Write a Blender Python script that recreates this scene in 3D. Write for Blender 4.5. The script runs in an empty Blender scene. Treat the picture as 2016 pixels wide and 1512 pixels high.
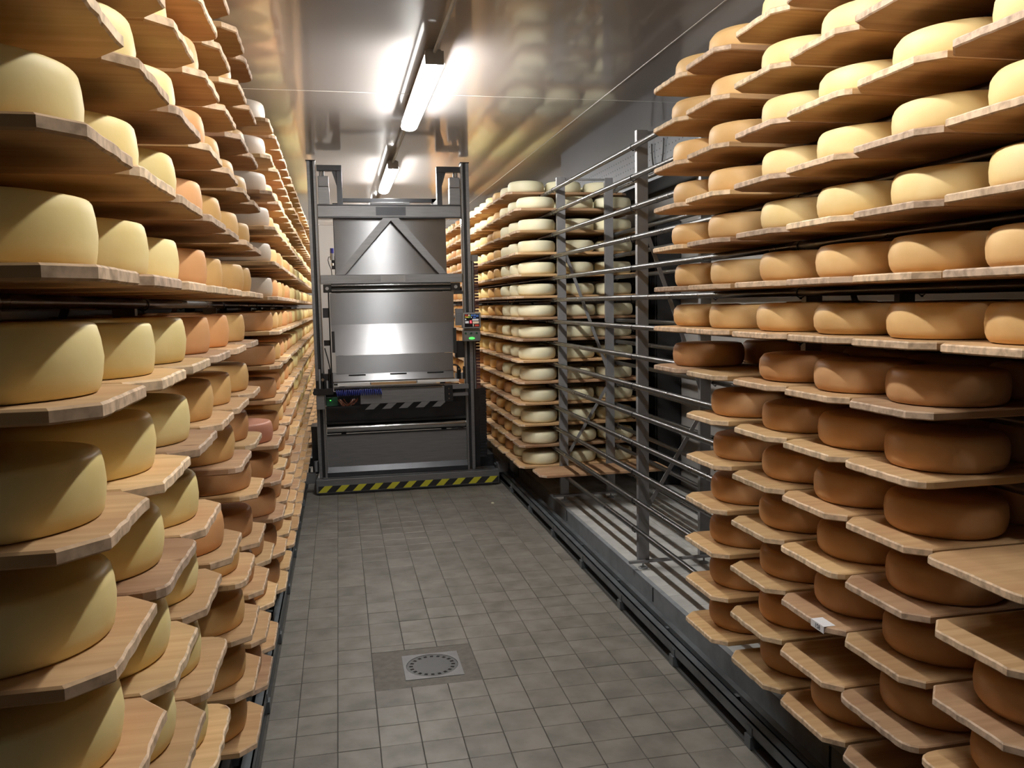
import bpy, math, random
from mathutils import Vector, Matrix
random.seed(7)
sc = bpy.context.scene
COL = sc.collection
PI = math.pi

# ---------------------------------------------------------------- camera
EYE = Vector((0, 0, 1.76))
YAW, PIT, ROL = 0.2036, 0.0968, -0.0193
cy, sy, cp, sp = math.cos(YAW), math.sin(YAW), math.cos(PIT), math.sin(PIT)
F = Vector((sy * cp, cy * cp, -sp)); R0 = Vector((cy, -sy, 0)); U0 = R0.cross(F)
RR = R0 * math.cos(ROL) + U0 * math.sin(ROL); UU = -R0 * math.sin(ROL) + U0 * math.cos(ROL)
cd = bpy.data.cameras.new('camera'); cam = bpy.data.objects.new('camera', cd); COL.objects.link(cam)
cam.matrix_world = Matrix(((RR.x, UU.x, -F.x, EYE.x), (RR.y, UU.y, -F.y, EYE.y), (RR.z, UU.z, -F.z, EYE.z), (0, 0, 0, 1)))
cd.sensor_width = 36; cd.lens = 1633.08 * 36 / 2016; cd.clip_start = 0.02
sc.camera = cam
# ---------------------------------------------------------------- world, light level, exposure
w = bpy.data.worlds.new('world'); sc.world = w; w.use_nodes = True
w.node_tree.nodes['Background'].inputs[0].default_value = (0.02, 0.02, 0.022, 1)
w.node_tree.nodes['Background'].inputs[1].default_value = 1.0
LAMP = 310.0            # radiance of the lamp diffusers
sc.view_settings.view_transform = 'Standard'; sc.view_settings.look = 'None'
sc.view_settings.gamma = 1; sc.view_settings.use_curve_mapping = False
sc.view_settings.exposure = 0.0
sc.cycles.max_bounces = 8; sc.cycles.diffuse_bounces = 5; sc.cycles.glossy_bounces = 4
sc.cycles.caustics_reflective = False; sc.cycles.caustics_refractive = False
sc.cycles.use_denoising = True; sc.cycles.sample_clamp_indirect = 4

# ---------------------------------------------------------------- materials
def mat(name, col, rough=.5, metal=0, spec=.5, coat=0, coat_r=.1, bump=0, bscale=60, var=0, vscale=4, col2=None, aniso=0, tangent=None, emit=None, es=0, objvar=0, stretch=(1, 1, 1), rvar=0):
    m = bpy.data.materials.new(name); m.use_nodes = True; nt = m.node_tree; N = nt.nodes; L = nt.links
    b = N['Principled BSDF']
    b.inputs['Base Color'].default_value = (*col, 1); b.inputs['Roughness'].default_value = rough
    b.inputs['Metallic'].default_value = metal; b.inputs['Specular IOR Level'].default_value = spec
    b.inputs['Coat Weight'].default_value = coat; b.inputs['Coat Roughness'].default_value = coat_r
    if emit: b.inputs['Emission Color'].default_value = (*emit, 1); b.inputs['Emission Strength'].default_value = es
    tc = N.new('ShaderNodeTexCoord'); mp = N.new('ShaderNodeMapping'); mp.inputs['Scale'].default_value = stretch
    L.new(tc.outputs['Object'], mp.inputs[0])
    oi = N.new('ShaderNodeObjectInfo')
    ad = N.new('ShaderNodeVectorMath'); ad.operation = 'ADD'; L.new(mp.outputs[0], ad.inputs[0])
    sc_ = N.new('ShaderNodeVectorMath'); sc_.operation = 'SCALE'; sc_.inputs[0].default_value = (37, 17, 23); L.new(oi.outputs['Random'], sc_.inputs['Scale']); L.new(sc_.outputs[0], ad.inputs[1])
    V = ad.outputs[0]
    if var or objvar or col2:
        n = N.new('ShaderNodeTexNoise'); n.inputs['Scale'].default_value = vscale; n.inputs['Detail'].default_value = 5; L.new(V, n.inputs['Vector'])
        mx = N.new('ShaderNodeMix'); mx.data_type = 'RGBA'; mx.inputs[6].default_value = (*col, 1); mx.inputs[7].default_value = (*(col2 or [c * (1 - var) for c in col]), 1)
        r = N.new('ShaderNodeMapRange'); r.inputs[1].default_value = .35; r.inputs[2].default_value = .68; L.new(n.outputs[0], r.inputs[0]); L.new(r.outputs[0], mx.inputs[0])
        out = mx.outputs[2]
        if objvar:
            h = N.new('ShaderNodeHueSaturation'); mr = N.new('ShaderNodeMapRange'); mr.inputs[3].default_value = 1 - objvar; mr.inputs[4].default_value = 1 + objvar
            L.new(oi.outputs['Random'], mr.inputs[0]); L.new(mr.outputs[0], h.inputs['Value']); L.new(out, h.inputs['Color']); out = h.outputs[0]
        L.new(out, b.inputs['Base Color'])
        if rvar:
            rr = N.new('ShaderNodeMapRange'); rr.inputs[3].default_value = rough - rvar; rr.inputs[4].default_value = rough + rvar; L.new(n.outputs[0], rr.inputs[0]); L.new(rr.outputs[0], b.inputs['Roughness'])
    if bump:
        n2 = N.new('ShaderNodeTexNoise'); n2.inputs['Scale'].default_value = bscale; n2.inputs['Detail'].default_value = 4; L.new(V, n2.inputs['Vector'])
        bp = N.new('ShaderNodeBump'); bp.inputs['Strength'].default_value = bump; bp.inputs['Distance'].default_value = .003; L.new(n2.outputs[0], bp.inputs['Height']); L.new(bp.outputs[0], b.inputs['Normal'])
    if aniso:
        b.inputs['Anisotropic'].default_value = aniso
        cx = N.new('ShaderNodeCombineXYZ')
        for i in range(3): cx.inputs[i].default_value = tangent[i]
        L.new(cx.outputs[0], b.inputs['Tangent'])
    return m

def wood(name, c1, c2, ends):
    m = bpy.data.materials.new(name); m.use_nodes = True; nt = m.node_tree; N = nt.nodes; L = nt.links; b = N['Principled BSDF']
    b.inputs['Roughness'].default_value = .75; b.inputs['Specular IOR Level'].default_value = .25
    tc = N.new('ShaderNodeTexCoord'); oi = N.new('ShaderNodeObjectInfo')
    s = N.new('ShaderNodeVectorMath'); s.operation = 'SCALE'; s.inputs[0].default_value = (31, 13, 7); L.new(oi.outputs['Random'], s.inputs['Scale'])
    a = N.new('ShaderNodeVectorMath'); a.operation = 'ADD'; L.new(tc.outputs['Object'], a.inputs[0]); L.new(s.outputs[0], a.inputs[1])
    mp = N.new('ShaderNodeMapping'); mp.inputs['Scale'].default_value = (1.6, 26, 26); L.new(a.outputs[0], mp.inputs[0])
    g = N.new('ShaderNodeTexNoise'); g.inputs['Scale'].default_value = 1.6; g.inputs['Detail'].default_value = 6; g.inputs['Distortion'].default_value = .4; L.new(mp.outputs[0], g.inputs['Vector'])
    r = N.new('ShaderNodeValToRGB'); r.color_ramp.elements[0].position = .3; r.color_ramp.elements[0].color = (*c2, 1); r.color_ramp.elements[1].position = .7; r.color_ramp.elements[1].color = (*c1, 1); L.new(g.outputs[0], r.inputs[0])
    # broad damp staining
    bn = N.new('ShaderNodeTexNoise'); bn.inputs['Scale'].default_value = 5; bn.inputs['Detail'].default_value = 3; L.new(a.outputs[0], bn.inputs['Vector'])
    br = N.new('ShaderNodeMapRange'); br.inputs[1].default_value = .45; br.inputs[2].default_value = .75; br.inputs[3].default_value = 0; br.inputs[4].default_value = .45 if 'aged' not in name else .8; L.new(bn.outputs[0], br.inputs[0])
    st = N.new('ShaderNodeMix'); st.data_type = 'RGBA'; st.inputs[7].default_value = (c2[0] * .85, c2[1] * .68, c2[2] * .66, 1); L.new(br.outputs[0], st.inputs[0]); L.new(r.outputs[0], st.inputs[6])
    # knots
    mk = N.new('ShaderNodeMapping'); mk.inputs['Scale'].default_value = (3.2, 7, 3.2); L.new(a.outputs[0], mk.inputs[0])
    vo = N.new('ShaderNodeTexVoronoi'); vo.inputs['Scale'].default_value = 1.0; L.new(mk.outputs[0], vo.inputs['Vector'])
    kr = N.new('ShaderNodeMapRange'); kr.inputs[1].default_value = .05; kr.inputs[2].default_value = .1; kr.inputs[3].default_value = .75; kr.inputs[4].default_value = 0; L.new(vo.outputs['Distance'], kr.inputs[0])
    kx = N.new('ShaderNodeMix'); kx.data_type = 'RGBA'; kx.inputs[7].default_value = (.16, .075, .035, 1); L.new(kr.outputs[0], kx.inputs[0]); L.new(st.outputs[2], kx.inputs[6])
    # sawn end grain is paler
    ge = N.new('ShaderNodeNewGeometry'); vt = N.new('ShaderNodeVectorTransform'); vt.vector_type = 'NORMAL'; vt.convert_from = 'WORLD'; vt.convert_to = 'OBJECT'; L.new(ge.outputs['Normal'], vt.inputs[0])
    sx = N.new('ShaderNodeSeparateXYZ'); L.new(vt.outputs[0], sx.inputs[0]); ab = N.new('ShaderNodeMath'); ab.operation = 'ABSOLUTE'; L.new(sx.outputs[0], ab.inputs[0])
    er = N.new('ShaderNodeMapRange'); er.inputs[1].default_value = .3; er.inputs[2].default_value = .6; er.inputs[4].default_value = .8; L.new(ab.outputs[0], er.inputs[0])
    en = N.new('ShaderNodeTexNoise'); en.inputs['Scale'].default_value = 1; en.inputs['Detail'].default_value = 4; me_ = N.new('ShaderNodeMapping'); me_.inputs['Scale'].default_value = (30, 48, 40); L.new(a.outputs[0], me_.inputs[0]); L.new(me_.outputs[0], en.inputs['Vector'])
    ec = N.new('ShaderNodeMix'); ec.data_type = 'RGBA'; ec.inputs[6].default_value = (*[e * .62 for e in ends], 1); ec.inputs[7].default_value = (*[min(1, e * 1.2) for e in ends], 1); er2 = N.new('ShaderNodeMapRange'); er2.inputs[1].default_value = .32; er2.inputs[2].default_value = .6; L.new(en.outputs[0], er2.inputs[0]); L.new(er2.outputs[0], ec.inputs[0])
    ex = N.new('ShaderNodeMix'); ex.data_type = 'RGBA'; L.new(er.outputs[0], ex.inputs[0]); L.new(kx.outputs[2], ex.inputs[6]); L.new(ec.outputs[2], ex.inputs[7])
    h = N.new('ShaderNodeHueSaturation'); mr = N.new('ShaderNodeMapRange'); mr.inputs[3].default_value = .8; mr.inputs[4].default_value = 1.18; L.new(oi.outputs['Random'], mr.inputs[0]); L.new(mr.outputs[0], h.inputs['Value']); L.new(ex.outputs[2], h.inputs['Color'])
    L.new(h.outputs[0], b.inputs['Base Color'])
    bp = N.new('ShaderNodeBump'); bp.inputs['Strength'].default_value = .35; bp.inputs['Distance'].default_value = .002; L.new(g.outputs[0], bp.inputs['Height']); L.new(bp.outputs[0], b.inputs['Normal'])
    return m

def rind(name, c1, c2):
    m = mat(name, c1, rough=.55, spec=.3, col2=c2, vscale=7, objvar=.09, bump=.12, bscale=55, coat=.06, coat_r=.35)
    return m

M = {}
M['pine'] = wood('pine_board', (.58, .38, .20), (.44, .27, .13), (.66, .50, .36))
M['pine_old'] = wood('pine_board_aged', (.47, .30, .175), (.33, .20, .11), (.56, .43, .33))
M['pine_new'] = wood('pine_board_fresh', (.63, .43, .22), (.50, .315, .145), (.72, .57, .41))
M['yellow'] = rind('rind_yellow', (.86, .73, .37), (.79, .63, .27))
M['orange'] = rind('rind_orange', (.74, .40, .19), (.66, .34, .14))
M['tan'] = rind('rind_tan', (.68, .44, .19), (.58, .35, .13))
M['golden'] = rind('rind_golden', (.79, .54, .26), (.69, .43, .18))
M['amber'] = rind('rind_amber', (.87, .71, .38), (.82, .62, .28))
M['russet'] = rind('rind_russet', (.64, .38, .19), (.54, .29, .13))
M['brown'] = rind('rind_brown', (.56, .31, .15), (.47, .24, .10))
M['pink'] = rind('rind_pink', (.52, .24, .16), (.46, .20, .13))
M['ivory'] = rind('rind_ivory', (.86, .83, .62), (.82, .77, .52))
M['grey'] = rind('rind_grey', (.50, .43, .36), (.43, .35, .28))
M['steel'] = mat('brushed_steel', (.27, .275, .29), rough=.42, metal=.8, var=.14, vscale=6, stretch=(1, 1, 12), rvar=.06)
M['steel_sheet'] = mat('brushed_steel_sheet', (.34, .345, .36), rough=.30, metal=.95, aniso=.85, tangent=(0, 0, 1), var=.12, vscale=3, rvar=.0)
M['steel_dark'] = mat('dark_steel', (.07, .072, .078), rough=.36, metal=1, var=.2, vscale=5)
M['polished'] = mat('polished_steel', (.42, .42, .42), rough=.16, metal=1, var=.1, vscale=9)
M['galv'] = mat('galvanised_steel', (.34, .37, .40), rough=.45, metal=.25, var=.25, vscale=12, bump=.1, bscale=30)
M['rail'] = mat('rail_tube_steel', (.26, .26, .27), rough=.3, metal=1, var=.25, vscale=7, rvar=.1)
M['post'] = mat('rack_post_steel', (.32, .325, .34), rough=.42, metal=.5, var=.15, vscale=8)
M['beam'] = mat('track_steel', (.17, .19, .21), rough=.45, metal=.4, var=.35, vscale=9, bump=.1)
M['black'] = mat('black_rubber', (.012, .012, .013), rough=.5)
M['blackgloss'] = mat('black_plastic', (.02, .02, .022), rough=.25)
M['darkred'] = mat('dark_red_chain', (.10, .035, .03), rough=.45)
M['white'] = mat('white_plastic', (.75, .75, .73), rough=.4)
M['lgrey'] = mat('light_grey_cast', (.34, .345, .36), rough=.4, metal=.4)
M['paper'] = mat('label_paper', (.82, .82, .86), rough=.6)
M['ink'] = mat('label_ink', (.03, .05, .08), rough=.6)
M['blue'] = mat('blue_hose', (.035, .05, .30), rough=.3)
M['blue_cap'] = mat('blue_cap', (.03, .03, .22), rough=.4)
M['copper'] = mat('copper_wire', (.30, .09, .05), rough=.4)
M['pcb'] = mat('green_circuit_board', (.01, .07, .035), rough=.4)
M['ceiling'] = mat('ceiling_sheet', (.27, .25, .245), rough=.32, spec=.5, coat=1.0, coat_r=.07, var=.05, vscale=1.5)
M['bead'] = mat('ceiling_joint', (.5, .48, .46), rough=.5)
M['wall'] = mat('wall_panel', (.42, .405, .39), rough=.35, spec=.5, coat=.4, coat_r=.15, var=.05, vscale=1)
M['tile'] = mat('floor_tile', (.235, .22, .198), rough=.42, spec=.4, col2=(.145, .135, .12), vscale=7, objvar=.07, bump=.25, bscale=45, rvar=.1)
M['tile_white'] = mat('plinth_tile', (.60, .60, .585), rough=.4, col2=(.44, .445, .43), vscale=6, objvar=.08, bump=.15)
M['grout'] = mat('dark_grout', (.075, .07, .06), rough=.8, var=.3, vscale=20)
M['patch'] = mat('mortar_patch', (.13, .118, .10), rough=.6, var=.3, vscale=30, bump=.4, bscale=80)
M['concrete'] = mat('concrete', (.16, .16, .155), rough=.7, var=.3, vscale=8, bump=.3)
M['pit'] = mat('channel_floor', (.035, .035, .035), rough=.8)
M['grate'] = mat('grate_steel', (.11, .113, .115), rough=.45, metal=.3, var=.1)
M['drain'] = mat('drain_steel', (.22, .22, .225), rough=.42, metal=.3, var=.12, vscale=20)
M['duct'] = mat('duct_sheet', (.16, .175, .205), rough=.35, metal=.3, var=.08)
M['glow'] = mat('lamp_diffuser', (.9, .9, .88), rough=.4, emit=(1.0, .97, .925), es=LAMP)
M['glow_dim'] = mat('dimmed_lamp_tube', (.9, .9, .88), rough=.4, emit=(1.0, .97, .925), es=LAMP * .6)  # near lamp's tube, output turned down to balance light along the aisle
def cover():
    m = bpy.data.materials.new('lamp_cover'); m.use_nodes = True; N = m.node_tree.nodes; L = m.node_tree.links; N.remove(N['Principled BSDF'])
    t = N.new('ShaderNodeBsdfTransparent'); t.inputs[0].default_value = (.93, .93, .92, 1)
    e = N.new('ShaderNodeEmission'); e.inputs[0].default_value = (1, .97, .92, 1); e.inputs[1].default_value = 2.2
    a = N.new('ShaderNodeAddShader'); L.new(t.outputs[0], a.inputs[0]); L.new(e.outputs[0], a.inputs[1]); L.new(a.outputs[0], N['Material Output'].inputs[0]); return m
M['cover'] = cover()
M['led_green'] = mat('green_led', (.02, .3, .04), emit=(.1, 1, .12), es=1.6)
M['led_red'] = mat('red_digit', (.3, .01, .02), emit=(1, .12, .16), es=2.2)
M['scr_dark'] = mat('screen_black', (.01, .01, .015), rough=.2)
M['scr_red'] = mat('screen_red', (.12, .01, .01), emit=(.45, .01, .02), es=.35)
for n, c in (('red', (.45, .05, .03)), ('yel', (.62, .45, .06)), ('blu', (.05, .12, .34)), ('grn', (.2, .4, .08)), ('wht', (.6, .6, .62)), ('crm', (.6, .5, .38))):
    M['key_' + n] = mat('key_' + n, c, rough=.4, emit=c, es=.35)

def hazard():
    m = bpy.data.materials.new('hazard_tape'); m.use_nodes = True; N = m.node_tree.nodes; L = m.node_tree.links; b = N['Principled BSDF']; b.inputs['Roughness'].default_value = .4
    tc = N.new('ShaderNodeTexCoord'); sx = N.new('ShaderNodeSeparateXYZ'); L.new(tc.outputs['Object'], sx.inputs[0])
    a = N.new('ShaderNodeMath'); a.operation = 'MULTIPLY_ADD'; a.inputs[1].default_value = -1.0; L.new(sx.outputs[2], a.inputs[0]); L.new(sx.outputs[0], a.inputs[2])
    d = N.new('ShaderNodeMath'); d.operation = 'DIVIDE'; d.inputs[1].default_value = .1575; L.new(a.outputs[0], d.inputs[0])
    o = N.new('ShaderNodeMath'); o.operation = 'ADD'; o.inputs[1].default_value = 10.55; L.new(d.outputs[0], o.inputs[0])
    f = N.new('ShaderNodeMath'); f.operation = 'FRACT'; L.new(o.outputs[0], f.inputs[0])
    g = N.new('ShaderNodeMath'); g.operation = 'GREATER_THAN'; g.inputs[1].default_value = .53; L.new(f.outputs[0], g.inputs[0])
    mx = N.new('ShaderNodeMix'); mx.data_type = 'RGBA'; mx.inputs[6].default_value = (.018, .018, .02, 1); mx.inputs[7].default_value = (.52, .50, .04, 1); L.new(g.outputs[0], mx.inputs[0]); L.new(mx.outputs[2], b.inputs['Base Color'])
    return m
M['hazard'] = hazard()

# ---------------------------------------------------------------- mesh helpers
class MB:
    def __init__(s): s.v = []; s.f = []; s.sm = []
    def add(s, v, f, smooth=False):
        o = len(s.v); s.v += [tuple(p) for p in v]; s.f += [tuple(i + o for i in q) for q in f]; s.sm += [smooth] * len(f); return s
    def box(s, x0, x1, y0, y1, z0, z1):
        v = [(x, y, z) for z in (z0, z1) for x, y in ((x0, y0), (x1, y0), (x1, y1), (x0, y1))]
        return s.add(v, [(0, 3, 2, 1), (4, 5, 6, 7), (0, 1, 5, 4), (1, 2, 6, 5), (2, 3, 7, 6), (3, 0, 4, 7)])
    def prism(s, poly, a0, a1, axis='y'):
        # poly: list of (u,v); extruded along axis
        P = {'y': lambda u, v, a: (u, a, v), 'x': lambda u, v, a: (a, u, v), 'z': lambda u, v, a: (u, v, a)}[axis]
        n = len(poly); v = [P(u, w_, a0) for u, w_ in poly] + [P(u, w_, a1) for u, w_ in poly]
        return s.add(v, [tuple(range(n)), tuple(range(2 * n - 1, n - 1, -1))] + [(i, i + n, (i + 1) % n + n, (i + 1) % n) for i in range(n)])
    def tube(s, pts, r, n=10, caps=True, smooth=True):
        pts = [Vector(p) for p in pts]; rings = []; up = None
        for i, p in enumerate(pts):
            t = (pts[min(i + 1, len(pts) - 1)] - pts[max(i - 1, 0)]).normalized()
            if up is None: up = Vector((0, 0, 1)) if abs(t.z) < .9 else Vector((1, 0, 0))
            a = t.cross(up).normalized(); b = a.cross(t).normalized(); up = b
            rings.append([p + a * r * math.cos(k * 2 * PI / n) + b * r * math.sin(k * 2 * PI / n) for k in range(n)])
        v = [q for g in rings for q in g]; f = []
        for i in range(len(pts) - 1):
            for k in range(n):
                f.append((i * n + k, i * n + (k + 1) % n, (i + 1) * n + (k + 1) % n, (i + 1) * n + k))
        s.add(v, f, smooth)
        if caps: s.add(rings[0], [tuple(range(n))]); s.add(rings[-1], [tuple(range(n - 1, -1, -1))])
        return s
    def lathe(s, prof, n=32, cx=0, cy_=0, z=0, smooth=True):
        v = []; f = []
        for r, h in prof:
            v += [(cx + r * math.cos(k * 2 * PI / n), cy_ + r * math.sin(k * 2 * PI / n), z + h) for k in range(n)]
        for i in range(len(prof) - 1):
            for k in range(n): f.append((i * n + k, i * n + (k + 1) % n, (i + 1) * n + (k + 1) % n, (i + 1) * n + k))
        o = len(s.v)
        s.add(v, f, smooth)
        s.f.append(tuple(o + k for k in range(n - 1, -1, -1))); s.f.append(tuple(o + (len(prof) - 1) * n + k for k in range(n))); s.sm += [False, False]
        return s
    def ring(s, c, r, t, n=14, m=6, axis='y'):
        v = []; f = []
        for i in range(n):
            a = i * 2 * PI / n
            for j in range(m):
                b = j * 2 * PI / m; q = r + t * math.cos(b); u, w_, d = q * math.cos(a), q * math.sin(a), t * math.sin(b)
                v.append((c[0] + u, c[1] + d, c[2] + w_) if axis == 'y' else (c[0] + u, c[1] + w_, c[2] + d))
        for i in range(n):
            for j in range(m): f.append((i * m + j, ((i + 1) % n) * m + j, ((i + 1) % n) * m + (j + 1) % m, i * m + (j + 1) % m))
        return s.add(v, f, True)
    def mesh(s, name):
        me = bpy.data.meshes.new(name); me.from_pydata(s.v, [], s.f)
        me.polygons.foreach_set('use_smooth', s.sm); me.update()
        return me
    def obj(s, name, m, parent=None, bevel=0):
        me = s.mesh(name); me.materials.append(M[m] if isinstance(m, str) else m)
        return link(name, me, parent, bevel)
def link(name, me, parent=None, bevel=0):
    o = bpy.data.objects.new(name, me); COL.objects.link(o)
    if parent is not None: o.parent = parent
    if bevel:
        b = o.modifiers.new('bevel', 'BEVEL'); b.width = bevel; b.segments = 1; b.limit_method = 'ANGLE'
    return o
def box(name, m, parent, x0, x1, y0, y1, z0, z1, bevel=0): return MB().box(x0, x1, y0, y1, z0, z1).obj(name, m, parent, bevel)
def tag(o, label=None, cat=None, group=None, kind=None):
    if label: o['label'] = label
    if cat: o['category'] = cat
    if group: o['group'] = group
    if kind: o['kind'] = kind
    return o
def empty(name, loc, label, cat, group=None):
    o = bpy.data.objects.new(name, None); COL.objects.link(o); o.location = loc; o.empty_display_size = .1
    return tag(o, label, cat, group)
def fixmesh(me):
    import bmesh
    b = bmesh.new(); b.from_mesh(me); bmesh.ops.recalc_face_normals(b, faces=b.faces); b.to_mesh(me); b.free()

def text(body, size, m, parent, loc, rot, name):
    cu = bpy.data.curves.new(name, 'FONT'); cu.body = body; cu.size = size; cu.align_x = 'CENTER'; cu.align_y = 'CENTER'; cu.extrude = .0003
    t = bpy.data.objects.new(name, cu); COL.objects.link(t); bpy.context.view_layer.update()
    me = bpy.data.meshes.new_from_object(t.evaluated_get(bpy.context.evaluated_depsgraph_get())); me.name = name
    bpy.data.objects.remove(t); me.materials.clear(); me.materials.append(M[m])
    o = link(name, me, parent); o.location = loc; o.rotation_euler = rot; return o
def proj(p):
    d = Vector(p) - EYE; z = d.dot(F)
    return (1008 + 1633.08 * d.dot(RR) / z, 756 - 1633.08 * d.dot(UU) / z, z)

# ---------------------------------------------------------------- room
XL, XR, YB, YE, HC = -1.55, 2.95, -1.6, 13.75, 3.13
ceiling = box('ceiling', 'concrete', None, XL - .1, XR + .1, YB - .1, YE + .1, HC + .012, HC + .1); tag(ceiling, 'glossy grey sheet-panel ceiling with thin pale joints', kind='structure')
for x0, x1 in ((XL, 1.8), (1.8, XR)):
    for y0, y1 in ((YB, 5.57), (5.57, YE)):
        box('ceiling_panel', 'ceiling', ceiling, x0 + .0015, x1 - .0015, y0 + .0015, y1 - .0015, HC, HC + .012)
box('joint_bead', 'bead', ceiling, 1.796, 1.804, YB, YE, HC - .0015, HC + .004)
box('joint_bead', 'bead', ceiling, XL, XR, 5.5675, 5.5725, HC - .001, HC + .004)
tag(box('wall_left', 'wall', None, XL - .1, XL, YB - .1, YE + .1, 0, HC + .01), 'pale wall panel behind the left cheese rack', kind='structure')
tag(box('wall_right', 'wall', None, XR, XR + .1, YB - .1, YE + .1, 0, HC + .01), 'grey wall panel behind the right cheese rack', kind='structure')
tag(box('wall_back', 'wall', None, XL - .1, XR + .1, YE, YE + .1, 0, HC + .01), 'cream end wall behind the lifting machine', kind='structure')
tag(box('wall_front', 'wall', None, XL - .1, XR + .1, YB - .1, YB, 0, HC + .01), 'wall behind the viewer', kind='structure')
tr = MB().prism([(YE, HC), (YE - .07, HC), (YE - .06, HC - .02), (YE - .012, HC - .07), (YE, HC - .075)], XL, XR, 'x').obj('trim_1', 'bead', None); tag(tr, 'pale cove strip between ceiling and end wall', kind='structure')
# floor
floor = box('floor', 'grout', None, XL - .1, XR + .1, YB - .1, YE + .1, -.12, -.004); tag(floor, 'worn grey-brown tiled floor of the aisle', kind='structure')
XT0, XT1 = -.362, 1.515
xj = [XT0] + [.097 + .1675 * n for n in range(-2, 9)] + [XT1]
yj = [3.052 + .165 * k for k in range(-27, 65)]
tiles = []
def tile_mesh(wx, wy, th=.012, e=.0015):
    b = MB(); x, y = wx / 2, wy / 2
    v = [(-x, -y, -th), (x, -y, -th), (x, y, -th), (-x, y, -th), (-x, -y, -e), (x, -y, -e), (x, y, -e), (-x, y, -e), (-x + e, -y + e, 0), (x - e, -y + e, 0), (x - e, y - e, 0), (-x + e, y - e, 0)]
    return b.add(v, [(0, 1, 5, 4), (1, 2, 6, 5), (2, 3, 7, 6), (3, 0, 4, 7), (4, 5, 9, 8), (5, 6, 10, 9), (6, 7, 11, 10), (7, 4, 8, 11), (8, 9, 10, 11)])
G = .003
cache = {}; rest = MB(); cand = []
for i in range(len(xj) - 1):
    for j in range(len(yj) - 1):
        x0, x1, y0, y1 = xj[i], xj[i + 1], yj[j], yj[j + 1]
        if x0 > .09 and x1 < .61 and y1 > 3.72 and y0 < 4.13:
            if y1 < 4.15: continue
            y0 = 4.14
        cand.append((x0, x1, y0, y1))
cand.sort(key=lambda c: abs(c[2] - 2.45) if c[2] >= 2.4 else 99 - c[2])
for k, (x0, x1, y0, y1) in enumerate(cand):
    wx, wy = round(x1 - x0 - G, 4), round(y1 - y0 - G, 4)
    if k < 300:
        if (wx, wy) not in cache:
            me = tile_mesh(wx, wy).mesh('tile'); me.materials.append(M['tile']); cache[(wx, wy)] = me
        o = link('tile', cache[(wx, wy)], floor); o.location = ((x0 + x1) / 2, (y0 + y1) / 2, random.uniform(-.0008, .0008))
    else:
        b = tile_mesh(wx, wy); dz = random.uniform(-.0008, .0008)
        rest.add([(p[0] + (x0 + x1) / 2, p[1] + (y0 + y1) / 2, p[2] + dz) for p in b.v], b.f)
tag(rest.obj('distant_tiles', 'tile', floor), kind='stuff')
# mortar around the drain (ring of four pieces in one mesh)
pm = MB()
DX0, DX1, DY0, DY1 = .243, .523, 3.785, 4.065
for b_ in ((.0985, .5985, 3.7105, DY0), (.0985, .5985, DY1, 4.1385), (.0985, DX0, DY0, DY1), (DX1, .5985, DY0, DY1)):
    pm.box(b_[0], b_[1], b_[2], b_[3], -.012, -.001)
pm.obj('mortar_patch', 'patch', floor)
# drain
dr = empty('floor_drain', ((DX0 + DX1) / 2, (DY0 + DY1) / 2, 0), 'square steel floor drain with a ring of slots set in the tiles', 'drain')
q = MB(); n = 48; Rr = .127; hs = .1395
v = []; f = []
for k in range(n):
    a = k * 2 * PI / n; c, s_ = math.cos(a), math.sin(a); mval = max(abs(c), abs(s_)); v += [(Rr * c, Rr * s_, .0015), (hs * c / mval, hs * s_ / mval, .0015), (hs * c / mval, hs * s_ / mval, -.012), (Rr * c, Rr * s_, -.012)]
for k in range(n):
    a, b_ = 4 * k, 4 * ((k + 1) % n); f += [(a, a + 1, b_ + 1, b_), (a + 1, a + 2, b_ + 2, b_ + 1), (a + 3, a, b_, b_ + 3)]
q.add(v, f).obj('frame_plate', 'drain', dr)
q = MB(); n = 80; rr_ = [(.0, .0), ]
v = []; f = []
rad = [.094, .112, .125]
for k in range(n):
    a = k * 2 * PI / n
    for r_ in rad: v.append((r_ * math.cos(a), r_ * math.sin(a), 0.0))
f.append(tuple(3 * k for k in range(n)))
for k in range(n):
    a, b_ = 3 * k, 3 * ((k + 1) % n)
    if k % 4 in (0, 1): f.append((a, a + 1, b_ + 1, b_))
    f.append((a + 1, a + 2, b_ + 2, b_ + 1))
q.add(v, f).obj('slotted_grate', 'grate', dr)
MB().lathe([(.126, 0), (.126, .002)], 32, 0, 0, -.0055).obj('sump', 'pit', dr)

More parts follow.
